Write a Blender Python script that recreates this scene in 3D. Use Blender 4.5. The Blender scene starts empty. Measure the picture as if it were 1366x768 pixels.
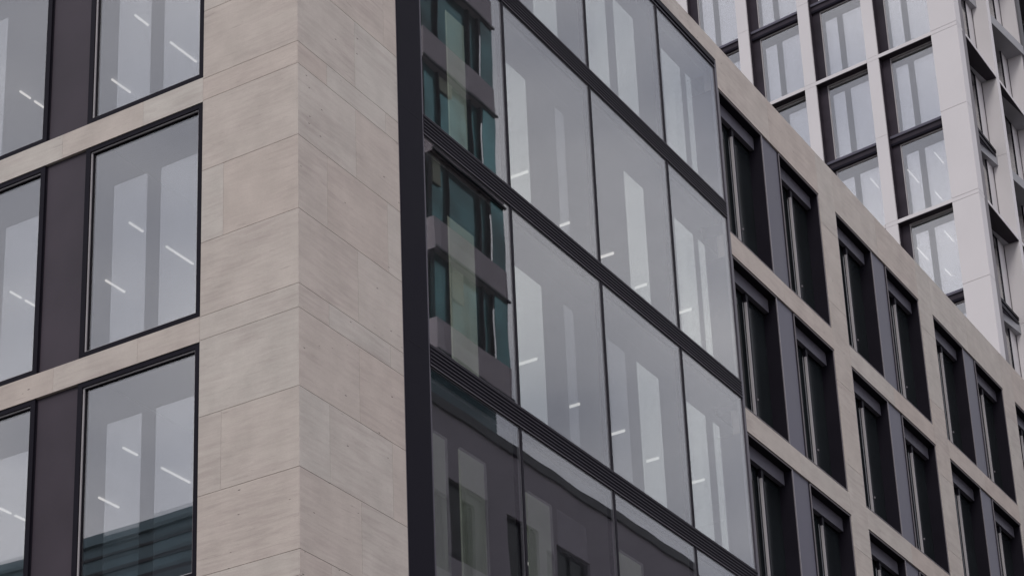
import bpy, bmesh, math, random
from mathutils import Vector, Matrix
random.seed(7)
C = bpy.context.scene
COL = C.collection

# ------------------------------------------------------------------ camera
F_PX, YAW, PITCH, ROLL = 3051.14, 0.502899, 0.382810, -0.053406
fw = Vector((math.cos(PITCH) * math.cos(YAW), math.cos(PITCH) * math.sin(YAW), math.sin(PITCH)))
r0 = Vector((math.sin(YAW), -math.cos(YAW), 0.0))
u0 = r0.cross(fw)
rt = r0 * math.cos(ROLL) + u0 * math.sin(ROLL)
up = -r0 * math.sin(ROLL) + u0 * math.cos(ROLL)
cam = bpy.data.cameras.new("camera")
camo = bpy.data.objects.new("camera", cam)
COL.objects.link(camo)
camo.matrix_world = Matrix(((rt.x, up.x, -fw.x, -22.0869), (rt.y, up.y, -fw.y, -16.2246), (rt.z, up.z, -fw.z, 0.0), (0, 0, 0, 1)))
cam.sensor_fit = 'HORIZONTAL'
cam.sensor_width = 36.0
cam.lens = F_PX * 36.0 / 1366.0
cam.shift_x = -88.6 / 1366.0
cam.shift_y = 383.3 / 1366.0
cam.clip_start = 0.5
cam.clip_end = 3000
C.camera = camo

# ------------------------------------------------------------------ sky, sun, exposure
SUN_EL, SUN_AZ = math.radians(46), math.atan2(-0.45, -1.0)
w = bpy.data.worlds.new("World")
C.world = w
w.use_nodes = True
nt = w.node_tree
nt.nodes.clear()
N = nt.nodes.new
out = N('ShaderNodeOutputWorld')
bg = N('ShaderNodeBackground')
bg.inputs['Strength'].default_value = 0.12
sky = N('ShaderNodeTexSky')
sky.sky_type = 'NISHITA'
sky.sun_disc = False
sky.sun_elevation = SUN_EL
sky.sun_rotation = math.atan2(math.cos(SUN_AZ), math.sin(SUN_AZ))
sky.air_density = 1.0
sky.dust_density = 3.0
tc = N('ShaderNodeTexCoord')
mp = N('ShaderNodeMapping')
mp.inputs['Scale'].default_value = (1, 1, 2.2)
ns = N('ShaderNodeTexNoise')
ns.inputs['Scale'].default_value = 5.0
ns.inputs['Detail'].default_value = 2.5
ns.inputs['Roughness'].default_value = 0.55
cr = N('ShaderNodeValToRGB')
cr.color_ramp.elements[0].position = 0.30
cr.color_ramp.elements[0].color = (5.1, 5.25, 6.25, 1)
cr.color_ramp.elements[1].position = 0.72
cr.color_ramp.elements[1].color = (10.7, 10.5, 11.0, 1)
mx = N('ShaderNodeMixRGB')
mx.inputs[0].default_value = 0.9          # how closed the cloud cover is
L = nt.links.new
L(tc.outputs['Generated'], mp.inputs['Vector'])
L(mp.outputs[0], ns.inputs['Vector'])
L(ns.outputs['Fac'], cr.inputs[0])
L(sky.outputs[0], mx.inputs[1])
L(cr.outputs[0], mx.inputs[2])
L(mx.outputs[0], bg.inputs['Color'])
L(bg.outputs[0], out.inputs['Surface'])

sl = bpy.data.lights.new("sun", 'SUN')
sl.energy = 1.35
sl.angle = math.radians(18)
sl.color = (1.0, 0.965, 0.93)
so = bpy.data.objects.new("sun", sl)
COL.objects.link(so)
sd = Vector((math.cos(SUN_AZ) * math.cos(SUN_EL), math.sin(SUN_AZ) * math.cos(SUN_EL), math.sin(SUN_EL)))
so.rotation_euler = (-sd).to_track_quat('-Z', 'Y').to_euler()
so.location = (-40, -40, 90)

C.view_settings.view_transform = 'Standard'
C.view_settings.look = 'None'
C.view_settings.gamma = 1
C.view_settings.exposure = 0.0
C.view_settings.use_curve_mapping = False
cy = C.cycles
cy.use_denoising = True
cy.max_bounces = 10
cy.transparent_max_bounces = 24
cy.glossy_bounces = 5
cy.diffuse_bounces = 4
cy.caustics_reflective = False
cy.caustics_refractive = False

# ------------------------------------------------------------------ materials
def mat(name):
    m = bpy.data.materials.new(name)
    m.use_nodes = True
    m.node_tree.nodes.clear()
    return m, m.node_tree, m.node_tree.nodes.new, m.node_tree.links.new

def plain(name, col, rough=0.5, metal=0.0, var=0.08, nscale=1.5, spec=0.5, fine=0.0):
    """painted / coated surface: slow tone drift, faint grain and dust"""
    m, t, N, L = mat(name)
    o = N('ShaderNodeOutputMaterial'); p = N('ShaderNodeBsdfPrincipled')
    g = N('ShaderNodeNewGeometry'); n1 = N('ShaderNodeTexNoise'); n2 = N('ShaderNodeTexNoise')
    n1.inputs['Scale'].default_value = nscale; n1.inputs['Detail'].default_value = 5
    n2.inputs['Scale'].default_value = 60; n2.inputs['Detail'].default_value = 2
    L(g.outputs['Position'], n1.inputs['Vector']); L(g.outputs['Position'], n2.inputs['Vector'])
    ad = N('ShaderNodeMath'); ad.operation = 'ADD'
    s = N('ShaderNodeMath'); s.operation = 'MULTIPLY'; s.inputs[1].default_value = 0.35
    L(n2.outputs['Fac'], s.inputs[0]); L(n1.outputs['Fac'], ad.inputs[0]); L(s.outputs[0], ad.inputs[1])
    mr = N('ShaderNodeMapRange'); mr.inputs['From Min'].default_value = 0.4; mr.inputs['From Max'].default_value = 0.95
    mr.inputs['To Min'].default_value = 1 - var; mr.inputs['To Max'].default_value = 1 + var
    L(ad.outputs[0], mr.inputs['Value'])
    oi = N('ShaderNodeObjectInfo'); orr = N('ShaderNodeMapRange'); orr.inputs['To Min'].default_value = 1 - var * .5; orr.inputs['To Max'].default_value = 1 + var * .5
    L(oi.outputs['Random'], orr.inputs['Value'])
    om = N('ShaderNodeMath'); om.operation = 'MULTIPLY'; L(mr.outputs[0], om.inputs[0]); L(orr.outputs[0], om.inputs[1])
    v = N('ShaderNodeVectorMath'); v.operation = 'SCALE'; v.inputs[0].default_value = col
    L(om.outputs[0], v.inputs['Scale']); L(v.outputs[0], p.inputs['Base Color'])
    rr = N('ShaderNodeMapRange'); rr.inputs['To Min'].default_value = max(0, rough - .08); rr.inputs['To Max'].default_value = min(1, rough + .08)
    L(n1.outputs['Fac'], rr.inputs['Value']); L(rr.outputs[0], p.inputs['Roughness'])
    p.inputs['Metallic'].default_value = metal
    p.inputs['Specular IOR Level'].default_value = spec
    L(p.outputs[0], o.inputs[0])
    return m

def stone(name, ca, cb, cc, vein=1.0, pits=1.0):
    """honed travertine: horizontal veins, slabs of differing tone, small pits"""
    m, t, N, L = mat(name)
    o = N('ShaderNodeOutputMaterial'); p = N('ShaderNodeBsdfPrincipled'); g = N('ShaderNodeNewGeometry')
    # each slab (mesh island) shifts the pattern and the tone
    off = N('ShaderNodeVectorMath'); off.operation = 'SCALE'; off.inputs[0].default_value = (37.0, 23.0, 11.0)
    L(g.outputs['Random Per Island'], off.inputs['Scale'])
    pos = N('ShaderNodeVectorMath'); pos.operation = 'ADD'
    L(g.outputs['Position'], pos.inputs[0]); L(off.outputs[0], pos.inputs[1])
    m1 = N('ShaderNodeMapping'); m1.inputs['Scale'].default_value = (0.9, 0.9, 9.0); m1.inputs['Rotation'].default_value = (0.05, 0.04, 0)
    L(pos.outputs[0], m1.inputs['Vector'])
    nv = N('ShaderNodeTexNoise'); nv.inputs['Scale'].default_value = 1.6; nv.inputs['Detail'].default_value = 9; nv.inputs['Roughness'].default_value = 0.62; nv.inputs['Distortion'].default_value = 0.5
    L(m1.outputs[0], nv.inputs['Vector'])
    nb = N('ShaderNodeTexNoise'); nb.inputs['Scale'].default_value = 0.8; nb.inputs['Detail'].default_value = 3
    L(pos.outputs[0], nb.inputs['Vector'])
    wt = N('ShaderNodeTexWhiteNoise'); wt.noise_dimensions = '1D'
    L(g.outputs['Random Per Island'], wt.inputs['W'])
    # slab tone
    mixA = N('ShaderNodeMixRGB'); mixA.inputs[1].default_value = (*ca, 1); mixA.inputs[2].default_value = (*cb, 1)
    L(wt.outputs['Value'], mixA.inputs[0])
    # veins
    vr = N('ShaderNodeMapRange'); vr.inputs['From Min'].default_value = 0.42; vr.inputs['From Max'].default_value = 0.68
    L(nv.outputs['Fac'], vr.inputs['Value'])
    vs = N('ShaderNodeMath'); vs.operation = 'MULTIPLY'; vs.inputs[1].default_value = 0.5 * vein
    L(vr.outputs[0], vs.inputs[0])
    nbm = N('ShaderNodeMath'); nbm.operation = 'MULTIPLY'
    L(vs.outputs[0], nbm.inputs[0])
    nbr = N('ShaderNodeMapRange'); nbr.inputs['From Min'].default_value = 0.35; nbr.inputs['From Max'].default_value = 0.65; nbr.inputs['To Min'].default_value = .25
    L(nb.outputs['Fac'], nbr.inputs['Value']); L(nbr.outputs[0], nbm.inputs[1])
    mixB = N('ShaderNodeMixRGB'); mixB.inputs[2].default_value = (*cc, 1)
    L(nbm.outputs[0], mixB.inputs[0]); L(mixA.outputs[0], mixB.inputs[1])
    # pits
    m2 = N('ShaderNodeMapping'); m2.inputs['Scale'].default_value = (1, 1, 3.2)
    L(pos.outputs[0], m2.inputs['Vector'])
    vo = N('ShaderNodeTexVoronoi'); vo.inputs['Scale'].default_value = 3.0; vo.inputs['Randomness'].default_value = 1
    L(m2.outputs[0], vo.inputs['Vector'])
    pr = N('ShaderNodeMapRange'); pr.inputs['From Min'].default_value = 0.05; pr.inputs['From Max'].default_value = 0.085; pr.inputs['To Min'].default_value = 1; pr.inputs['To Max'].default_value = 0
    L(vo.outputs['Distance'], pr.inputs['Value'])
    sel = N('ShaderNodeSeparateColor'); L(vo.outputs['Color'], sel.inputs[0])
    gt = N('ShaderNodeMath'); gt.operation = 'GREATER_THAN'; gt.inputs[1].default_value = 0.72; L(sel.outputs[0], gt.inputs[0])
    pm = N('ShaderNodeMath'); pm.operation = 'MULTIPLY'; L(pr.outputs[0], pm.inputs[0]); L(gt.outputs[0], pm.inputs[1])
    ps = N('ShaderNodeMath'); ps.operation = 'MULTIPLY'; ps.inputs[1].default_value = 0.85 * pits; L(pm.outputs[0], ps.inputs[0])
    mixC = N('ShaderNodeMixRGB'); mixC.inputs[2].default_value = (0.055, 0.045, 0.045, 1)
    L(ps.outputs[0], mixC.inputs[0]); L(mixB.outputs[0], mixC.inputs[1])
    # short dark streaks and soft cloudy patches
    m4 = N('ShaderNodeMapping'); m4.inputs['Scale'].default_value = (1.8, 1.8, 26.0); m4.inputs['Rotation'].default_value = (0.03, -0.05, 0); L(pos.outputs[0], m4.inputs['Vector'])
    n4 = N('ShaderNodeTexNoise'); n4.inputs['Scale'].default_value = 1.3; n4.inputs['Detail'].default_value = 6; n4.inputs['Roughness'].default_value = .7; n4.inputs['Distortion'].default_value = 1.0; L(m4.outputs[0], n4.inputs['Vector'])
    r4 = N('ShaderNodeMapRange'); r4.inputs['From Min'].default_value = .60; r4.inputs['From Max'].default_value = .74; r4.inputs['To Max'].default_value = .55; L(n4.outputs['Fac'], r4.inputs['Value'])
    mixD = N('ShaderNodeMixRGB'); mixD.inputs[2].default_value = (cc[0] * .62, cc[1] * .58, cc[2] * .58, 1); L(r4.outputs[0], mixD.inputs[0]); L(mixC.outputs[0], mixD.inputs[1])
    n5 = N('ShaderNodeTexNoise'); n5.inputs['Scale'].default_value = 2.2; n5.inputs['Detail'].default_value = 5; L(pos.outputs[0], n5.inputs['Vector'])
    r5 = N('ShaderNodeMapRange'); r5.inputs['From Min'].default_value = .3; r5.inputs['From Max'].default_value = .7; r5.inputs['To Min'].default_value = .93; r5.inputs['To Max'].default_value = 1.08; L(n5.outputs['Fac'], r5.inputs['Value'])
    mixE = N('ShaderNodeVectorMath'); mixE.operation = 'SCALE'; L(mixD.outputs[0], mixE.inputs[0]); L(r5.outputs[0], mixE.inputs['Scale'])
    # fine grain
    nf = N('ShaderNodeTexNoise'); nf.inputs['Scale'].default_value = 35; nf.inputs['Detail'].default_value = 3
    L(m2.outputs[0], nf.inputs['Vector'])
    fr = N('ShaderNodeMapRange'); fr.inputs['To Min'].default_value = 0.90; fr.inputs['To Max'].default_value = 1.10
    L(nf.outputs['Fac'], fr.inputs['Value'])
    m3 = N('ShaderNodeMapping'); m3.inputs['Scale'].default_value = (3.0, 3.0, 0.6); L(g.outputs['Position'], m3.inputs['Vector'])
    n3 = N('ShaderNodeTexNoise'); n3.inputs['Scale'].default_value = 1.0; n3.inputs['Detail'].default_value = 4; L(m3.outputs[0], n3.inputs['Vector'])
    r3 = N('ShaderNodeMapRange'); r3.inputs['From Min'].default_value = .35; r3.inputs['From Max'].default_value = .65; r3.inputs['To Min'].default_value = 0.985; r3.inputs['To Max'].default_value = 1.01; L(n3.outputs['Fac'], r3.inputs['Value'])
    f3 = N('ShaderNodeMath'); f3.operation = 'MULTIPLY'; L(fr.outputs[0], f3.inputs[0]); L(r3.outputs[0], f3.inputs[1])
    sc = N('ShaderNodeVectorMath'); sc.operation = 'SCALE'
    L(mixE.outputs[0], sc.inputs[0]); L(f3.outputs[0], sc.inputs['Scale'])
    L(sc.outputs[0], p.inputs['Base Color'])
    p.inputs['Roughness'].default_value = 0.75
    p.inputs['Specular IOR Level'].default_value = 0.25
    bp = N('ShaderNodeBump'); bp.inputs['Strength'].default_value = 0.25; bp.inputs['Distance'].default_value = 0.01
    hh = N('ShaderNodeMath'); hh.operation = 'SUBTRACT'; L(nv.outputs['Fac'], hh.inputs[0]); L(pm.outputs[0], hh.inputs[1])
    L(hh.outputs[0], bp.inputs['Height']); L(bp.outputs[0], p.inputs['Normal'])
    L(p.outputs[0], o.inputs[0])
    return m

def glass(name, tint, base, fres, wave=0.02, rtint=(1, 1, 1)):
    """coated façade glass: clear tinted sheet with a mirror share that rises at grazing angles"""
    m, t, N, L = mat(name)
    o = N('ShaderNodeOutputMaterial'); tr = N('ShaderNodeBsdfTransparent'); gl = N('ShaderNodeBsdfGlossy'); mx = N('ShaderNodeMixShader')
    tr.inputs[0].default_value = (*tint, 1); gl.inputs[0].default_value = (*rtint, 1); gl.inputs['Roughness'].default_value = 0.0
    g = N('ShaderNodeNewGeometry')
    dt = N('ShaderNodeVectorMath'); dt.operation = 'DOT_PRODUCT'; L(g.outputs['Normal'], dt.inputs[0]); L(g.outputs['Incoming'], dt.inputs[1])
    ab = N('ShaderNodeMath'); ab.operation = 'ABSOLUTE'; L(dt.outputs['Value'], ab.inputs[0])
    sb = N('ShaderNodeMath'); sb.operation = 'SUBTRACT'; sb.inputs[0].default_value = 1.0; L(ab.outputs[0], sb.inputs[1])
    fr = N('ShaderNodeMath'); fr.operation = 'POWER'; fr.inputs[1].default_value = 5.0; L(sb.outputs[0], fr.inputs[0])
    n = N('ShaderNodeTexNoise'); n.inputs['Scale'].default_value = 0.55; n.inputs['Detail'].default_value = 1.0
    L(g.outputs['Position'], n.inputs['Vector'])
    bp = N('ShaderNodeBump'); bp.inputs['Strength'].default_value = wave; bp.inputs['Distance'].default_value = 0.25
    oi = N('ShaderNodeObjectInfo'); wn = N('ShaderNodeTexWhiteNoise'); wn.noise_dimensions = '1D'; L(oi.outputs['Random'], wn.inputs['W'])
    wm = N('ShaderNodeVectorMath'); wm.operation = 'MULTIPLY_ADD'; wm.inputs[1].default_value = (.006, .006, .006); wm.inputs[2].default_value = (-.003, -.003, -.003)
    L(wn.outputs['Color'], wm.inputs[0])
    wa = N('ShaderNodeVectorMath'); wa.operation = 'ADD'; L(wm.outputs[0], wa.inputs[0]); L(g.outputs['Normal'], wa.inputs[1])
    wz = N('ShaderNodeVectorMath'); wz.operation = 'NORMALIZE'; L(wa.outputs[0], wz.inputs[0]); L(wz.outputs[0], bp.inputs['Normal'])
    L(n.outputs['Fac'], bp.inputs['Height']); L(bp.outputs[0], gl.inputs['Normal'])
    ma = N('ShaderNodeMath'); ma.operation = 'MULTIPLY_ADD'; ma.inputs[1].default_value = fres; ma.inputs[2].default_value = base; ma.use_clamp = True
    L(fr.outputs[0], ma.inputs[0]); L(ma.outputs[0], mx.inputs[0])
    L(tr.outputs[0], mx.inputs[1]); L(gl.outputs[0], mx.inputs[2]); L(mx.outputs[0], o.inputs[0])
    return m

def lamp(name, col, s):
    m, t, N, L = mat(name)
    o = N('ShaderNodeOutputMaterial'); e = N('ShaderNodeEmission'); e.inputs[0].default_value = (*col, 1); e.inputs[1].default_value = s
    L(e.outputs[0], o.inputs[0])
    return m

M = {}
M['stone'] = stone('travertine', (0.505, 0.440, 0.392), (0.515, 0.480, 0.436), (0.34, 0.275, 0.26))
M['joint'] = plain('joint_mortar', (0.30, 0.265, 0.24), 0.9)
M['black'] = plain('black_metal', (0.011, 0.0095, 0.0145), 0.5, 0, .15, spec=.08)
M['charcoal'] = plain('charcoal_metal', (0.0095, 0.0085, 0.014), 0.55, 0, .12, spec=.06)
M['bronze'] = plain('bronze_panel', (0.050, 0.039, 0.049), 0.45, 0, .22, 0.9, spec=.25)
M['greypanel'] = plain('grey_panel', (0.092, 0.088, 0.115), 0.42, 0, .16, 1.1, spec=.2)
M['alu'] = plain('pale_aluminium', (0.40, 0.38, 0.39), 0.45, 0, .06, spec=.3)
M['ridge'] = plain('edge_metal', (0.085, 0.078, 0.095), 0.35, 0, .1, spec=.2)
M['white'] = plain('white_cladding', (0.60, 0.575, 0.58), 0.6, 0, .035, 0.5, spec=.3)
M['whitejoint'] = plain('cladding_joint', (0.18, 0.17, 0.18), 0.8)
M['bead'] = plain('frame_bead', (0.17, 0.155, 0.17), 0.5, 0, .08, spec=.2)
M['headbox'] = plain('head_box_metal', (0.125, 0.12, 0.145), 0.5, 0, .1, spec=.2)
M['fin'] = plain('louvre_metal', (0.036, 0.033, 0.043), 0.4, 0, .1, spec=.2)
M['edge'] = plain('grey_edge', (0.11, 0.105, 0.12), 0.5, 0, .08, spec=.2)
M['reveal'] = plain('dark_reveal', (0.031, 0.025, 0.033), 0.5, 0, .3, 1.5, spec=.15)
M['ceiling'] = plain('ceiling_board', (0.30, 0.30, 0.315), 0.9)
M['core'] = plain('core_wall', (0.12, 0.12, 0.13), 0.9)
M['carpet'] = plain('carpet', (0.05, 0.05, 0.055), 1)
M['pane'] = glass('window_glass', (0.96, 0.965, 0.965), 0.142, 0.9, 0.004)
M['cpane'] = glass('curtain_glass', (0.95, 0.96, 0.96), 0.085, 0.9, 0.0055)
M['tpane'] = glass('tower_glass', (0.97, 0.97, 0.97), 0.15, 0.9, 0.002)
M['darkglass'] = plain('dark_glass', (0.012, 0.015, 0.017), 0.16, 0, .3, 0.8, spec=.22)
M['tealglass'] = plain('teal_glass', (0.10, 0.26, 0.27), 0.16, .7, .9, 0.55, spec=.5)
M['innerbay'] = glass('inner_bay_glass', (0.95, 0.96, 0.96), 0.15, 0.9, 0.004, (0.98, 1.0, 0.91))
M['inner'] = glass('inner_glass', (0.95, 0.96, 0.96), 0.15, 0.9, 0.004)
M['inner2'] = glass('inner_glass_faint', (0.95, 0.96, 0.96), 0.03, 0.5, 0.004)
M['innert'] = glass('inner_tower_glass', (0.95, 0.96, 0.97), 0.30, 0.9, 0.002)
M['cloth'] = plain('blind_cloth', (0.31, 0.33, 0.26), 0.9, 0, .2, 1.5)
M['light'] = lamp('light_tube', (1, 0.96, 0.90), 0.58)
M['oppwall'] = plain('grey_render', (0.37, 0.335, 0.385), 0.8, 0, .15, 0.4)
M['oppcoping'] = plain('dark_coping', (0.03, 0.03, 0.04), 0.5)
M['oppband'] = plain('taupe_band', (0.44, 0.39, 0.43), 0.7, 0, .1)
M['tealwall'] = plain('teal_cladding', (0.15, 0.235, 0.27), 0.5, 0, .3, 0.3)
M['tealband'] = plain('dark_teal_band', (0.075, 0.11, 0.13), 0.4)
M['asphalt'] = plain('asphalt', (0.05, 0.05, 0.052), 0.9, 0, .25, 2)
M['paving'] = plain('paving', (0.24, 0.23, 0.22), 0.85, 0, .2, 1.2)
M['groundm'] = plain('earth', (0.14, 0.13, 0.12), 0.95, 0, .2, .05)
M['paint'] = plain('road_paint', (0.7, 0.7, 0.68), 0.7)

# ------------------------------------------------------------------ mesh helpers
WLOC = {}

def mapL(u, d, z): return (d, u, z)                    # façade on the plane x = 0, depth into +x
def mapR(u, d, z): return (u, d, z)                    # façade on the plane y = 0, depth into +y
TC = (53.47, 6.68)
_a = math.radians(83.4)
def mapTL(u, d, z): return (TC[0] + u * math.cos(_a) + d * math.sin(_a), TC[1] + u * math.sin(_a) - d * math.cos(_a), z)
def mapTR(u, d, z): return (TC[0] + u, TC[1] + d, z)
def mapW(x, y, z): return (x, y, z)
def mapO(u, d, z): return (u, -20.0 - d, z)            # opposite side of the street, depth into -y
def mapP(u, d, z): return (-35.0 - d, u, z)            # across the square, depth into -x

class MB:
    def __init__(s, mp=mapW, off=(0, 0, 0)):
        s.v = []; s.f = []; s.m = []; s.mats = []; s.mp = mp; s.off = off
    def hexa(s, pts, mt):
        if mt not in s.mats: s.mats.append(mt)
        b = len(s.v)
        s.v += [Vector(s.mp(p[0] + s.off[0], p[1] + s.off[1], p[2] + s.off[2])) for p in pts]
        for q in ((0, 1, 2, 3), (7, 6, 5, 4), (0, 4, 5, 1), (1, 5, 6, 2), (2, 6, 7, 3), (3, 7, 4, 0)):
            s.f.append(tuple(b + i for i in q)); s.m.append(s.mats.index(mt))
    def box(s, u0, u1, d0, d1, z0, z1, mt, mit0=0.0, mit1=0.0):
        # mit0/mit1: how far the back edge is drawn in at the u0/u1 end (mitre)
        s.hexa([(u0, d0, z0), (u1, d0, z0), (u1 - mit1, d1, z0), (u0 + mit0, d1, z0),
                (u0, d0, z1), (u1, d0, z1), (u1 - mit1, d1, z1), (u0 + mit0, d1, z1)], mt)
    def build(s, name, parent=None, bevel=0.0, label=None):
        lo = Vector((min(v[i] for v in s.v) for i in range(3))); hi = Vector((max(v[i] for v in s.v) for i in range(3)))
        c = (lo + hi) / 2; c.z = lo.z
        me = bpy.data.meshes.new(name)
        me.from_pydata([v - c for v in s.v], [], s.f)
        for k in s.mats: me.materials.append(M[k])
        for p, i in zip(me.polygons, s.m): p.material_index = i
        bm = bmesh.new(); bm.from_mesh(me); bmesh.ops.recalc_face_normals(bm, faces=bm.faces)
        if bevel: bmesh.ops.bevel(bm, geom=list(bm.edges), offset=bevel, segments=1, affect='EDGES')
        bm.to_mesh(me); bm.free()
        o = bpy.data.objects.new(name, me); COL.objects.link(o)
        place(o, c, parent)
        if label: o['label'] = label
        return o

def place(o, c, parent):
    WLOC[o.name] = Vector(c)
    if parent is not None:
        o.parent = parent; o.location = Vector(c) - WLOC[parent.name]
    else:
        o.location = c

def put_copy(src, delta, parent):
    """copy of a part (mesh data shared) shifted by delta in world space"""
    c = src.copy(); COL.objects.link(c)
    place(c, WLOC[src.name] + Vector(delta), parent)
    return c

def copy_tree(src, delta, parent, kids):
    c = put_copy(src, delta, parent)
    for k in kids: put_copy(k, delta, c)
    return c

def empty(name, loc, label, cat):
    o = bpy.data.objects.new(name, None); COL.objects.link(o); place(o, loc, None)
    o['label'] = label; o['category'] = cat
    return o

def dvec(mp, du, dz):
    a = Vector(mp(0, 0, 0)); return Vector(mp(du, 0, dz)) - a

# ------------------------------------------------------------------ ground and streets
GZ = -1.6
def structure(o):
    o['kind'] = 'structure'; return o
b = MB(); b.box(-900, 1200, -1000, 1000, GZ - 0.5, GZ, 'groundm'); structure(b.build('ground'))
b = MB(); b.box(-300, 400, -15.8, -3.6, GZ + .001, GZ + .006, 'asphalt'); structure(b.build('road'))
b = MB(); b.box(-18, -4.2, -3.6, 300, GZ + .001, GZ + .006, 'asphalt'); structure(b.build('side_road'))
b = MB(); b.box(-4.2, 400, -3.6, 0.0, GZ - .1, GZ + .13, 'paving'); b.box(-4.2, 0.0, 0.0, 300, GZ - .1, GZ + .13, 'paving')
structure(b.build('pavement'))
b = MB(); b.box(-26, 400, -20.0, -15.8, GZ - .1, GZ + .13, 'paving'); structure(b.build('opposite_pavement'))
b = MB(); b.box(-35.0, -18, -3.6, 300, GZ - .1, GZ + .13, 'paving'); structure(b.build('square_paving'))
b = MB()
for i in range(-40, 60): b.box(i * 6, i * 6 + 3, -9.8, -9.68, GZ + .006, GZ + .010, 'paint')
structure(b.build('lane_marking'))

# ================================================================== the stone corner building
ob = empty('office_building', (8, 6, GZ), 'corner office building clad in pale pinkish stone, with a glazed bay beside its corner', 'building')

# storeys: window base / head levels on the left façade and on the right façade
LBASE = [7.64, 11.54, 15.44, 19.36, 23.26]
LHEAD = [11.14, 15.04, 18.94, 22.84, 26.70]
RBASE = [7.64, 11.55, 15.45, 19.35, 23.24]
RHEAD = [11.04, 14.95, 18.84, 22.73, 26.63]
PAR = 27.74
T_ST = 0.05
GAP = 0.0035

def courses(z0, z1):
    """split z0..z1 on the building's stone courses: a thin band, then three tall courses"""
    lv = []
    for k in range(-5, 6):
        base = 15.06 + 3.9 * k
        lv += [base, base + 0.37, base + 1.54, base + 2.72]
    lv = sorted(x for x in lv if z0 + 0.12 < x < z1 - 0.12)
    return [z0] + lv + [z1]

def slabs(mb, u0, u1, z0, z1, joints=None, cornr=False, course=True, depth=T_ST):
    cs = courses(z0, z1) if course else [z0, z1]
    for i in range(len(cs) - 1):
        a, c = cs[i], cs[i + 1]
        k = (a - 15.06) / 3.9
        ph = k - math.floor(k + 1e-4)
        idx = 0 if ph < .05 else (1 if ph < .3 else (2 if ph < .6 else 3))
        js = [j for j in (joints(idx, a) if joints else []) if u0 + .15 < j < u1 - .15]
        us = [u0] + sorted(js) + [u1]
        for j in range(len(us) - 1):
            p, q = us[j], us[j + 1]
            first = cornr and j == 0
            mb.box(p + (0 if first else .0018), q - .0018, 0, depth, a + GAP, c - GAP, 'stone', mit0=depth - .001 if first else 0)

def jl(idx, z):       # upright joints, left pier
    return {0: [2.8, 4.35, 5.9, 7.4, 9.0, 10.6, 12.2], 1: [], 2: [1.30], 3: []}[idx]
def jr(idx, z):       # upright joints, right pier
    return {0: [0.70, 2.19], 1: [1.41], 2: [0.69, 2.19], 3: [1.41]}[idx]
def jb(idx, z):
    return [14.4 + 1.475 * i + (0.7 if idx % 2 else 0) for i in range(30)]

# left façade stone
mb = MB(mapL)
slabs(mb, 0, 1.69, GZ, PAR, jl, cornr=True)
LP = [(1.69, 7.58), (7.59 + .0, 0)]
L_PAIRS = [1.69, 7.75, 13.81]                       # first window edge of each pair of windows
for p in L_PAIRS:
    slabs(mb, p + 5.20, p + 6.06, GZ, PAR)          # pier between pairs (wide enough to close the façade)
    slabs(mb, p, p + 5.20, GZ, LBASE[0], jl)
    for k in range(len(LBASE) - 1):
        slabs(mb, p, p + 5.20, LHEAD[k], LBASE[k + 1], lambda i, z, p=p: [p + 1.11, p + 2.66, p + 4.2], course=False)
    slabs(mb, p, p + 5.20, LHEAD[-1], PAR, jl, course=False)
mb.build('wall', ob, label='left stone facade with big square-edged openings')
# right façade stone
mb = MB(mapR)
slabs(mb, 0, 2.53, GZ, PAR, jr, cornr=True)
slabs(mb, 2.53, 14.44, 27.30, PAR, lambda i, z: [4.0, 6.95, 9.9, 12.85], course=False)
slabs(mb, 2.53, 14.44, GZ, 7.55, jr)
R_PAIRS = [14.44 + 5.90 * k for k in range(6)]
for p in R_PAIRS:
    zz = [GZ, 2.4, 6.3] + [v for k in range(5) for v in (RBASE[k] - .25 + .95, RHEAD[k] - .72)] + [PAR]
    for a_, c_ in zip(zz, zz[1:]): slabs(mb, p + 4.99, p + 5.90, a_, c_, course=False)
    slabs(mb, p, p + 4.99, GZ, RBASE[0], jb)
    for k in range(len(RBASE) - 1):
        slabs(mb, p, p + 4.99, RHEAD[k], RBASE[k + 1], lambda i, z, p=p: [p + 2.5], course=False)
    slabs(mb, p, p + 4.99, RHEAD[-1], PAR, lambda i, z, p=p: [p + 2.5], course=False)
R_END = R_PAIRS[-1] + 5.90
mb.build('wall', ob, label='long right stone facade in perspective')
# backing of the slabs (seen only in the joints) and reveals of the openings
mb = MB(mapL)
def backing(mb, u0, u1, z0, z1, d1=.30):
    mb.box(u0, u1, T_ST + .003, d1, z0, z1, 'joint')
backing(mb, T_ST + .01, 1.685, GZ, PAR - .02)
for p in L_PAIRS:
    backing(mb, p + 5.205, p + 6.055, GZ, PAR - .02)
    backing(mb, p - .004, p + 5.204, GZ, LBASE[0] - .005)
    for k in range(len(LBASE) - 1): backing(mb, p - .004, p + 5.204, LHEAD[k] + .005, LBASE[k + 1] - .005)
    backing(mb, p - .004, p + 5.204, LHEAD[-1] + .005, PAR - .02)
mb.build('wall_backing', ob)
mb = MB(mapR)
backing(mb, .31, 2.525, GZ, PAR - .02)
backing(mb, 2.526, 14.439, 27.305, PAR - .02)
backing(mb, 2.526, 14.439, GZ, 7.54)
for p in R_PAIRS:
    backing(mb, p + 4.995, p + 5.895, GZ, PAR - .02)
    backing(mb, p - .004, p + 4.994, GZ, RBASE[0] - .005)
    for k in range(len(RBASE) - 1): backing(mb, p - .004, p + 4.994, RHEAD[k] + .005, RBASE[k + 1] - .005)
    backing(mb, p - .004, p + 4.994, RHEAD[-1] + .005, PAR - .02)
mb.build('wall_backing', ob)

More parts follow.
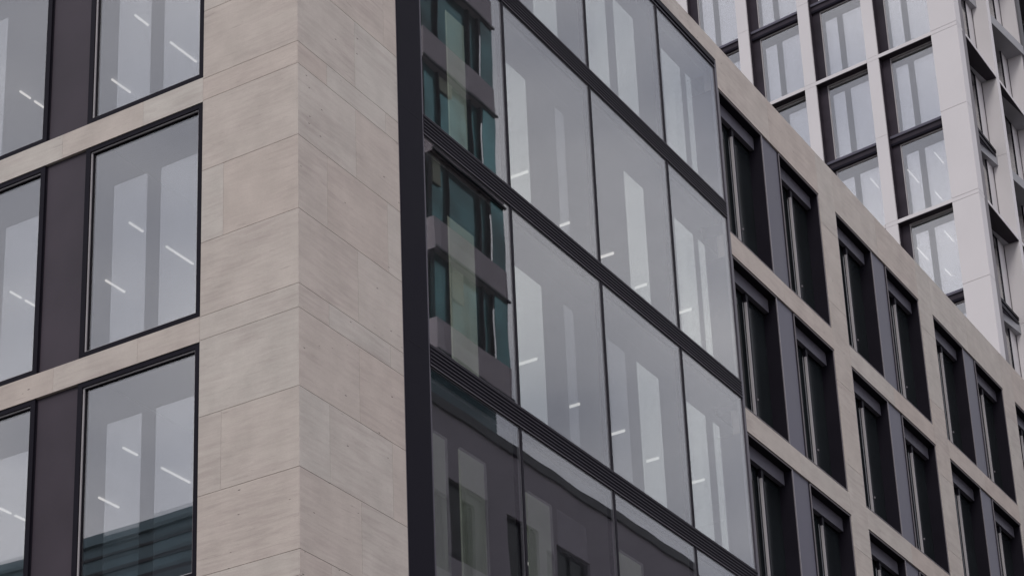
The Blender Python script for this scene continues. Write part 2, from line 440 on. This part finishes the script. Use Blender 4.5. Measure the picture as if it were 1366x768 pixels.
# ---- left façade windows: black surround, pale bead, black gasket, pane
def left_window(u, z0, h=3.5, wd=2.20):
    mb = MB(mapL)
    D0, D1 = 0.012, 0.16
    mb.box(u, u + .085, D0, D1, z0, z0 + h, 'black'); mb.box(u + wd - .085, u + wd, D0, D1, z0, z0 + h, 'black')
    mb.box(u + .0855, u + wd - .0855, D0, D1, z0, z0 + .085, 'black'); mb.box(u + .0855, u + wd - .0855, D0, D1, z0 + h - .075, z0 + h, 'black')
    a, c, e, g = u + .086, u + wd - .086, z0 + .086, z0 + h - .076
    t = .020
    mb.box(a, a + t, .035, .15, e, g, 'alu'); mb.box(c - t, c, .035, .15, e, g, 'alu')
    mb.box(a + t, c - t, .035, .15, e, e + t, 'alu'); mb.box(a + t, c - t, .035, .15, g - t, g, 'alu')
    a += t; c -= t; e += t; g -= t; t = .012
    mb.box(a, a + t, .055, .14, e, g, 'black'); mb.box(c - t, c, .055, .14, e, g, 'black')
    mb.box(a + t, c - t, .055, .14, e, e + t, 'black'); mb.box(a + t, c - t, .055, .14, g - t, g, 'black')
    f = mb.build('window', ob)
    mb = MB(mapL); mb.box(a + .004, c - .004, .075, .087, e + .004, g - .004, 'pane')
    return f, mb.build('pane', f)
for k in range(len(LBASE)):
    h = LHEAD[k] - LBASE[k]
    f, pn = left_window(1.69, LBASE[k], h)
    for p in L_PAIRS:
        for o_ in (0, 3.0):
            if p == L_PAIRS[0] and o_ == 0: continue
            copy_tree(f, dvec(mapL, p + o_ - 1.69, 0), ob, [pn])
# bronze panels between the two windows of a pair
for p in L_PAIRS:
    for k in range(len(LBASE)):
        mb = MB(mapL); mb.box(p + 2.205, p + 2.995, .05, .20, LBASE[k] + .002, LHEAD[k] - .002, 'bronze')
        mb.box(p + 2.21, p + 2.225, .04, .0495, LBASE[k] + .01, LHEAD[k] - .01, 'black'); mb.box(p + 2.975, p + 2.99, .04, .0495, LBASE[k] + .01, LHEAD[k] - .01, 'black')
        mb.build('metal_panel', ob)

# ---- right façade windows: deep black box, grey head box, dark glass, pale mullions
def right_window(u, wd, z0, h):
    mb = MB(mapR)
    bt = .045
    D0, D1 = -.008, .62
    # outline bead proud of the stone, black body behind it
    for (a, c, e, g) in ((u, u + bt, z0, z0 + h), (u + wd - bt, u + wd, z0, z0 + h), (u + bt, u + wd - bt, z0, z0 + bt), (u + bt, u + wd - bt, z0 + h - bt, z0 + h)):
        mb.box(a, c, .03, D1, e, g, 'black')
    lt = .018
    for (a, c, e, g) in ((u + bt - lt, u + bt, z0 + bt - lt, z0 + h - bt + lt), (u + wd - bt, u + wd - bt + lt, z0 + bt - lt, z0 + h - bt + lt),
                         (u + bt, u + wd - bt, z0 + bt - lt, z0 + bt), (u + bt, u + wd - bt, z0 + h - bt, z0 + h - bt + lt)):
        mb.box(a, c, .012, .0295, e, g, 'bead')
    f = mb.build('window', ob)
    a, c, e, g = u + bt, u + wd - bt, z0 + bt, z0 + h - bt
    kids = []
    mb = MB(mapR); mb.box(a, c, .20, .30, g - .30, g - .001, 'headbox'); kids.append(mb.build('head_box', f))
    mb = MB(mapR)
    mb.box(a, a + .10, .235, .32, e, g - .55, 'black')
    mb.box(a + .10, a + .14, .235, .30, e, g - .60, 'alu')
    m_ = a + wd * .46
    mb.box(m_, m_ + .10, .23, .30, e, g - .302, 'black')
    mb.box(m_ - .024, m_ - .001, .215, .27, e + .01, g - .52, 'alu')
    kids.append(mb.build('mullion', f))
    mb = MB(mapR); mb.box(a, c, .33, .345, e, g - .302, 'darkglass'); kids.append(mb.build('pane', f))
    mb = MB(mapR); mb.box(m_ + .115, m_ + .15, .205, .232, e + .62, e + .66, 'bead'); kids.append(mb.build('handle', f))
    return f, kids
for k in range(len(RBASE)):
    h = RHEAD[k] - RBASE[k]
    f, kd = right_window(R_PAIRS[0], 2.10, RBASE[k], h)
    for p in R_PAIRS:
        for o_ in (0, 2.89):
            if p == R_PAIRS[0] and o_ == 0: continue
            copy_tree(f, dvec(mapR, p + o_ - R_PAIRS[0], 0), ob, kd)
for p in R_PAIRS:
    for k in range(len(RBASE)):
        mb = MB(mapR); mb.box(p + 2.103, p + 2.887, .035, .20, RBASE[k] + .002, RHEAD[k] - .002, 'greypanel')
        mb.box(p + 2.105, p + 2.118, .025, .0345, RBASE[k] + .01, RHEAD[k] - .01, 'alu'); mb.box(p + 2.872, p + 2.885, .025, .0345, RBASE[k] + .01, RHEAD[k] - .01, 'black')
        mb.build('metal_panel', ob)

# ---- the glazed bay
CB = [7.90, 11.91, 15.90, 19.88, 23.88]     # pane foot
CH = [11.53, 15.53, 19.51, 23.51, 27.06]    # pane head
CX = [3.235, 5.81, 8.81, 11.80, 14.36]
mb = MB(mapR)
mb.box(2.545, 3.185, -.015, .30, 7.55, 27.28, 'charcoal')
mb.box(2.532, 2.5445, -.004, .30, 7.55, 27.28, 'ridge')
for z in (11.72, 15.71, 19.69, 23.69): mb.box(2.55, 3.18, -.0165, -.0151, z - .006, z + .006, 'black')
mb.build('corner_pier', ob, label='tall black metal pier beside the stone corner')
mb = MB(mapR)
mb.box(3.1855, 3.2345, 0, .10, 7.56, 27.27, 'ridge'); mb.box(14.362, 14.436, .0, .12, 7.56, 27.27, 'ridge')
mb.box(3.2355, 14.3615, -.01, .12, 27.16, 27.27, 'black'); mb.box(3.2355, 14.3615, .01, .12, 27.062, 27.159, 'charcoal')
mb.box(3.2355, 14.3615, -.004, .1, 27.075, 27.09, 'edge')
mb.build('bay_frame', ob)
for k in range(len(CB) - 1):
    z0, z1 = CH[k], CB[k + 1]
    mb = MB(mapR)
    mb.box(3.2355, 14.3615, .02, .20, z0 + .012, z1 - .002, 'black')
    n = 5
    hh = (z1 - z0 - .05) / n
    for i in range(n):
        za = z0 + .045 + i * hh
        mb.hexa([(3.24, -.012, za + hh * .42), (14.358, -.012, za + hh * .42), (14.358, .0195, za + hh * .05), (3.24, .0195, za + hh * .05),
                 (3.24, -.012, za + hh * .62), (14.358, -.012, za + hh * .62), (14.358, .0195, za + hh * .95), (3.24, .0195, za + hh * .95)], 'fin')
    mb.box(3.2355, 14.3615, -.008, .019, z0 + .012, z0 + .026, 'edge')
    mb.box(3.2355, 14.3615, -.010, .019, z1 - .012, z1 - .003, 'ridge')
    mb.build('louvre_band', ob)
for k in range(len(CB)):
    z0, z1 = CB[k], CH[k]
    for i in range(4):
        a, c = CX[i] + .028, CX[i + 1] - .028
        mb = MB(mapR)
        t = .010
        mb.box(a, a + t, .018, .07, z0, z1, 'edge'); mb.box(c - t, c, .018, .07, z0, z1, 'edge')
        mb.box(a + t, c - t, .018, .07, z0, z0 + t, 'edge'); mb.box(a + t, c - t, .018, .07, z1 - t, z1, 'edge')
        f = mb.build('window', ob)
        mb = MB(mapR); mb.box(a + t + .001, c - t - .001, .022, .034, z0 + t + .001, z1 - t - .001, 'cpane'); mb.build('pane', f)
    for i in (1, 2, 3):
        mb = MB(mapR); mb.box(CX[i] - .0275, CX[i] + .0275, .004, .15, z0 - .008, z1 + .010, 'black'); mb.build('mullion', ob)

# ---- inside: slabs, ceilings, linings, sheer blinds, rows of light strips
mb = MB()
for k in range(len(LBASE)):
    z0 = LHEAD[k] + .01; z1 = (LBASE[k + 1] - .01) if k + 1 < len(LBASE) else 27.2
    mb.box(.31, 2.99, .31, 3.59, z0, z1, 'ceiling')
    mb.box(.31, R_END - .4, 3.60, 19.0, z0, z1, 'ceiling')
    mb.box(18.3, R_END - .4, .66, 3.59, z0, z1, 'ceiling')
mb.build('floor_slab', ob)
mb = MB()
for k in range(len(CB)):
    z0 = CH[k] - .03 if k < 4 else 27.00; z1 = (CB[k + 1]) if k + 1 < len(CB) else 27.28
    mb.box(3.2, 14.39, .24, .649, z0, z1, 'ceiling'); mb.box(3.0, 18.29, .65, 3.595, z0, z1, 'ceiling')
mb.build('bay_slab', ob)
mb = MB()
mb.box(9.0, R_END - 1, 9.0, 18.0, GZ, 27.1, 'core')
mb.build('core_wall', ob)
mb = MB()
mb.box(.0, R_END, .01 + 19.0, 19.3, GZ, PAR - .1, 'joint'); mb.box(R_END - .3, R_END, .31, 18.99, GZ, PAR - .1, 'joint')
mb.box(.31, 18.99 + 30, .31, 18.99, 27.29, 27.45, 'joint')
mb.build('rear_wall', ob)
# secondary glazing set behind the outer panes: it doubles the reflection where it stands
for k in range(len(LBASE)):
    for p in L_PAIRS:
        for o_ in (0, 3.0):
            spans = [(.13, .93), (1.19, 1.82)]
            if p == L_PAIRS[0] and o_ == 3.0: spans = {3: [(1.12, 1.95)], 2: [(.14, .94)], 1: [(.14, 1.6)]}.get(k, spans)
            for (a, c) in spans:
                u = p + o_
                mb = MB(mapL); mb.box(u + a, u + c, .22, .228, LBASE[k] + .02, LHEAD[k] - .66, 'inner')
                mb.build('inner_pane', ob)
BL = {4: [(7.27, 8.11, 1), (9.24, 10.04, 1), (10.37, 11.18, 1), (12.34, 13.14, 1), (13.38, 13.62, 1)],
      3: [(4.38, 4.96, 0), (6.2, 6.86, 1), (7.85, 8.16, 0), (10.36, 11.12, 1), (12.36, 13.15, 1), (13.37, 13.65, 1)],
      2: [(3.5, 4.0, 0), (4.25, 5.04, 0), (6.2, 7.06, 1), (7.8, 8.12, 0), (9.30, 9.94, 0), (10.37, 11.20, 1), (12.3, 13.07, 1), (13.38, 13.66, 1)],
      1: [(3.3, 3.99, 1), (4.34, 5.08, 1), (6.29, 7.05, 1), (7.21, 8.16, 0), (9.29, 10.12, 1), (12.3, 13.1, 1), (13.38, 13.66, 1)],
      0: [(4.34, 5.08, 1), (6.29, 7.05, 1), (9.29, 10.12, 1), (12.3, 13.1, 1)]}
BT = {4: 26.46, 3: 22.62, 2: 18.68, 1: 14.70, 0: 10.7}
for k, lst in BL.items():
    for (a, c, s_) in lst:
        mb = MB(mapR); mb.box(a, c, .22, .228, CB[k] + .02, BT[k], 'innerbay' if s_ else 'inner2')
        mb.build('inner_pane', ob)
        if (k <= 1 and s_) or (k in (2, 3) and a > 4 and c < 5.2):
            mb = MB(mapR); mb.box(a + .01, c - .01, .26, .264, CB[k] + .04, BT[k] - .02, 'cloth'); mb.box(a + .01, c - .01, .255, .269, CB[k] + .02, CB[k] + .04, 'charcoal')
            mb.build('roller_blind', ob)
def strip(x0, x1, y, z, alongx=True):
    mb = MB()
    if alongx: mb.box(x0, x1, y - .015, y + .015, z - .05, z - .025, 'light')
    else: mb.box(y - .014, y + .014, x0, x1, z - .05, z - .002, 'light')
    return mb.build('ceiling_light', ob)
for k in (1, 2, 3, 4):
    zc = LHEAD[k] + .008
    for y, sp in ((4.70, ((1.94, 2.27), (2.84, 3.52))), (6.20, ((3.12, 3.60),)), (7.72, ((2.52, 2.78), (2.88, 3.22))), (9.24, ((2.5, 3.4),))):
        for (x0, x1) in sp: strip(x0, x1, y, zc)
for k in (1, 2, 3, 4):
    zc = CH[k] - .032
    for x, a, c in ((10.54, 2.35, 2.86), (12.62, 2.64, 2.86), (14.17, 2.5, 2.84), (15.70, 2.56, 2.84), (17.2, 2.28, 2.6)):
        strip(a, c, x, zc, False)

# ================================================================== the white tower behind
tw = empty('tower', (66, 16, GZ), 'white gridded tower with deep dark window recesses rising behind the stone parapet', 'tower')
ZL = [38.62, 46.42, 54.22, 62.02, 69.82]           # top of each ledge
NB = 7
per = 2.98
bayu = [1.17 + per * i for i in range(NB)]
# white grid of the two faces: every pier and column is a stack of panels of its own
zs = []
for z in ZL: zs += [z - 3.82, z - .18, z]
zs = sorted(set([34.6] + [z for z in zs if z > 34.7] + [70.6]))
def corner_stack(mp, w_):
    mb = MB(mp)
    for a, c in zip(zs, zs[1:]):
        mb.hexa([(0, 0, a + .008), (w_, 0, a + .008), (w_, .07, a + .008), (.07, .07, a + .008), (0, 0, c - .008), (w_, 0, c - .008), (w_, .07, c - .008), (.07, .07, c - .008)], 'white')
    return mb.build('pier_cladding', tw)
corner_stack(mapTL, 1.17); corner_stack(mapTR, .60)
def stack(mp, u, w_, d, g):
    mb = MB(mp)
    for a, c in zip(zs, zs[1:]): mb.box(u, u + w_, 0, d, a + g, c - g, 'white')
    return mb.build('column_cladding', tw)
RB = [0.60 + 4.36 * i for i in range(4)]
st = stack(mapTL, bayu[0] + 2.44, .53, .07, .005)
for i in range(1, NB): put_copy(st, dvec(mapTL, per * i, 0), tw)
st = stack(mapTR, RB[0] + 3.97, .39, .64, .006)
for i in range(1, 4): put_copy(st, dvec(mapTR, 4.36 * i, 0), tw)
# structural body behind the panels
mb = MB(mapTL)
mb.box(.075, 1.165, .075, .90, GZ, 70.5, 'whitejoint')
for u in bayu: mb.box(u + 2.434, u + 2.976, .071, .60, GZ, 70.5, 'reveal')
mb.box(.0, 22.0, .30, .60, GZ, 34.6, 'white')
mb.build('column', tw)
mb = MB(mapTR)
mb.box(.3, .595, .075, .90, GZ, 70.5, 'white')
for u in RB: mb.box(u + 4.0, u + 4.33, .1, .9, GZ, 70.5, 'whitejoint')
mb.box(.5, 18, .66, .9, GZ, 34.6, 'white')
mb.build('column', tw)
# ledges
for z in ZL:
    mb = MB(mapTL)
    for i, u in enumerate(bayu):
        mb.box(u + .003, u + 2.435, .0, .36, z - .16, z - .004, 'white')
        mb.box(u + .003, u + 2.435, .012, .36, z - .185, z - .161, 'reveal')
    mb.build('ledge', tw)
    mb = MB(mapTR)
    for u in RB:
        mb.box(u + .003, u + 3.965, .0, .66, z - .13, z - .004, 'white')
        mb.box(u + .003, u + 3.965, .012, .66, z - .155, z - .131, 'reveal')
    mb.build('ledge', tw)
# left face windows
def tower_window(u, z0, z1):
    mb = MB(mapTL)
    a, c = u + .004, u + 2.08
    t = .035
    mb.box(a, a + t, .33, .42, z0, z1, 'alu'); mb.box(c - t, c, .33, .42, z0, z1, 'alu')
    mb.box(a + t, c - t, .33, .42, z0, z0 + t, 'alu'); mb.box(a + t, c - t, .33, .42, z1 - t, z1, 'alu')
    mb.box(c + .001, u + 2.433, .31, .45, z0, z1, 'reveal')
    f = mb.build('window', tw)
    mb = MB(mapTL); mb.box(a + t + .001, c - t - .001, .36, .372, z0 + t + .001, z1 - t - .001, 'tpane')
    p = mb.build('pane', f)
    kids = [p]
    for (x0, x1) in ((.05, 1.11), (1.39, 1.94)):
        mb = MB(mapTL); mb.box(u + x0, u + x1, .50, .508, z0 + .02, z1 - .46, 'innert'); kids.append(mb.build('inner_pane', f))
    return f, kids
f, kd = tower_window(bayu[0], 46.45, 49.90)
f2, kd2 = tower_window(bayu[0], 50.41, 54.03)
for z in ZL[:4]:
    for i in range(NB):
        dz = z - 46.42
        # the lower-left part of this face stands behind the stone parapet
        if not (i == 0 and z == 46.42):
            copy_tree(f, dvec(mapTL, per * i, dz), tw, kd); copy_tree(f2, dvec(mapTL, per * i, dz), tw, kd2)
for z in ZL[:4]:
    mb = MB(mapTL)
    for u in bayu:
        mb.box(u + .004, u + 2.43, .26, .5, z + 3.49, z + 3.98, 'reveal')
        mb.box(u + .004, u + 2.43, .20, .259, z + 3.84, z + 3.95, 'greypanel')
        mb.box(u + .004, u + 2.43, .22, .259, z + 3.50, z + 3.60, 'charcoal')
    mb.build('spandrel', tw)
# inside the tower
mb = MB(mapTL)
for z in ZL:
    for zz in (z, z + 3.98): mb.box(.95, 21.8, .61, 9.0, zz - .17 if zz == z else zz - .45, zz + .0, 'ceiling')
mb.build('floor_slab', tw)
mb = MB(mapTL); mb.box(.95, 21.9, 9.0, 9.3, GZ, 70.4, 'core'); mb.box(21.85, 22.2, .30, 8.9, GZ, 70.4, 'white'); mb.build('core_wall', tw)
for zc in (49.90 - .0, 46.24 + .0, 42.10):
    for (x0, x1, y) in ((55.4, 56.4, 8.88), (58.9, 59.7, 8.75), (56.0, 57.2, 10.3), (58.3, 59.0, 10.0), (55.75, 56.6, 11.85), (58.3, 59.2, 11.7)):
        mb = MB(); mb.box(x0, x1, y - .022, y + .022, zc - .07, zc - .04, 'light'); mb.build('ceiling_light', tw)
# right face windows
def tower_side_window(u, z0, z1):
    mb = MB(mapTR)
    a, c = u + .05, u + 3.25
    t = .05
    mb.box(a, a + t, .67, .74, z0, z1, 'alu'); mb.box(c - t, c, .67, .74, z0, z1, 'charcoal')
    mb.box(a + t, c - t, .67, .74, z0, z0 + t, 'charcoal'); mb.box(a + t, c - t, .67, .74, z1 - t, z1, 'charcoal')
    mb.box(c + .001, u + 3.965, .68, .80, z0, z1, 'white')
    mb.box(a + 1.55, a + 1.61, .665, .73, z0 + t, z1 - t, 'charcoal')
    f = mb.build('window', tw)
    mb = MB(mapTR); mb.box(a + t + .001, c - t - .001, .70, .712, z0 + t + .001, z1 - t - .001, 'tpane')
    return f, [mb.build('pane', f)]
f, kd = tower_side_window(RB[0], 46.43, 50.29)
f2, kd2 = tower_side_window(RB[0], 50.70, 54.06)
for z in ZL[:4]:
    for i in range(3):
        if not (i == 0 and z == 46.42):
            copy_tree(f, dvec(mapTR, 4.36 * i, z - 46.42), tw, kd); copy_tree(f2, dvec(mapTR, 4.36 * i, z - 46.42), tw, kd2)
for z in ZL[:4]:
    mb = MB(mapTR)
    for u in RB[:3]:
        mb.box(u + .003, u + 3.965, .49, .66, z + 3.88, z + 4.28, 'greypanel')
        mb.box(u + .003, u + 3.965, .44, .489, z + 4.15, z + 4.28, 'black'); mb.box(u + .003, u + 3.965, .44, .489, z + 3.88, z + 4.01, 'black')
    mb.build('spandrel', tw)
mb = MB(mapTR)
for z in ZL: mb.box(2.2, 17.8, .81, 9.0, z - .12, z, 'ceiling'); mb.box(2.2, 17.8, .81, 9.0, z + 3.6, z + 4.2, 'ceiling')
mb.build('floor_slab', tw)
mb = MB(mapW); mb.box(55.0, 71.4, 7.8, 28.0, 70.0, 70.3, 'white'); mb.build('roof', tw)
mb = MB(mapTL); mb.box(1.18, 22.0, .02, .5, 69.83, 70.59, 'white'); mb.build('parapet', tw)
mb = MB(mapTR); mb.box(.61, 18.0, .02, .5, 69.83, 70.59, 'white'); mb.build('parapet', tw)

# ================================================================== across the street (seen mirrored in the glazed bay)
op = empty('street_building', (55, -26, GZ), 'grey building with dark parapet, mirrored in the lowest panes of the glazed bay', 'building')
mb = MB(mapO)
OW = [27.8 + 3.66 * i for i in range(14)]
OZ = [(30.95 - 3.9 * k - 2.75, 30.95 - 3.9 * k) for k in range(4)]
X0, X1, OT = 26.6, 79.5, 33.62
# wall in strips around the openings
lev = [GZ, OZ[3][0]]
mb.box(X0, X1, 0, .4, GZ, OZ[3][0], 'oppwall')
for k in range(4):
    z0, z1 = OZ[k]
    us = [X0] + [v for u in OW for v in (u, u + 2.35)] + [X1]
    for i in range(0, len(us), 2):
        if us[i + 1] > us[i]: mb.box(us[i], us[i + 1], 0, .4, z0, z1, 'oppwall')
    top = OZ[k - 1][0] if k else OT - .35
    mb.box(X0, X1, 0, .4, z1, top, 'oppwall')
mb.build('wall', op)
mb = MB(mapO); mb.box(X0, X1, -.10, .5, OT - .349, OT, 'oppcoping'); mb.build('parapet', op)
mb = MB(mapO); mb.box(X0, X1, .41, 14, OT - .9, OT - .6, 'oppwall'); mb.box(X0, X0 + .3, .41, 14, GZ, OT - .91, 'oppwall'); mb.box(X1 - .3, X1, .41, 14, GZ, OT - .91, 'oppwall'); mb.box(X0, X1, 14.01, 14.3, GZ, OT - .4, 'oppwall'); mb.build('roof', op)
mb = MB(mapO); a, z0, z1 = OW[0], *OZ[0]
for (p, q, r, s_) in ((a, a + .07, z0, z1), (a + 2.28, a + 2.35, z0, z1), (a + .07, a + 2.28, z0, z0 + .07), (a + .07, a + 2.28, z1 - .07, z1), (a + 1.14, a + 1.20, z0 + .07, z1 - .07)):
    mb.box(p, q, .10, .25, r, s_, 'black')
f = mb.build('window', op)
mb = MB(mapO); mb.box(a + .071, a + 2.279, .18, .20, z0 + .071, z1 - .071, 'darkglass'); kd = [mb.build('pane', f)]
for k in range(4):
    for i, u in enumerate(OW):
        if i or k: copy_tree(f, dvec(mapO, u - OW[0], -3.9 * k), op, kd)

gt = empty('glass_tower', (37.5, -26, GZ), 'slender green glass block with taupe floor bands, mirrored next to the black pier', 'tower')
GX0, GX1 = 34.95, 39.72
nf = 9
for k in range(nf):
    z0 = OT + .02 + .25 + 3.86 * k if k else OT + .02
    zb = 34.60 + 3.86 * k            # foot of the band
    mb = MB(mapO, )
    mb.box(GX0, GX1, .0, 11, zb + .80 + .02, zb + 2.08, 'oppband')
    mb.box(GX0 - .06, GX1 + .06, -.08, -.001, zb + .82, zb + .90, 'oppcoping')
    mb.build('floor_band', gt)
    mb = MB(mapO)
    mb.box(GX0 + .05, GX1 - .95, .22, .24, zb + 2.09, zb + 4.67, 'tealglass')
    mb.box(GX1 - .9, GX1 - .02, .02, .04, zb + 2.09, zb + 4.67, 'tealglass')
    f = mb.build('window', gt)
    mb = MB(mapO)
    for u in (GX0 + .02, GX0 + 1.1, GX1 - 1.6, GX1 - .94):
        mb.box(u, u + (.10 if u == GX1 - 1.6 else .05), .10, .219 if u < GX1 - 1 else .3, zb + 2.09, zb + 4.67, 'black')
    mb.build('mullion', f)
    mb = MB(mapO)
    if k % 2 == 0: mb.box(GX0 + 1.25, GX0 + 2.0, .15, .20, zb + 3.4 + .3 * (k % 3), zb + 4.6, 'cloth')
    else: mb.box(GX0 + .2, GX0 + .7, .15, .20, zb + 3.6, zb + 4.6, 'cloth')
    mb.build('roller_blind', f)
mb = MB(mapO); mb.box(GX0 + .1, GX1 - .1, .8, 10.9, OT + .02, 34.60 + 3.86 * nf, 'tealwall'); mb.build('core_wall', gt)

tb = empty('banded_building', (-42, 50, GZ), 'dark teal banded building mirrored in the lowest windows of the left stone facade', 'building')
mb = MB(mapP)
mb.box(14, 84, .1, 14, GZ, 32.4, 'tealwall')
for i in range(48): mb.box(14, 84, .05, .0985, 31.9 - .66 * i, 31.9 - .66 * i + .10 + .05 * (i % 3), 'oppcoping')
mb.build('wall', tb)
for k in range(9):
    mb = MB(mapP); z = 30.6 - 3.9 * k
    mb.box(14, 84, 0, .0495, z - .9, z, 'tealband'); mb.build('window_band', tb)
mb = MB(mapP); mb.box(13.8, 84.2, -.05, 14, 32.41, 32.78, 'tealwall'); mb.build('parapet', tb)
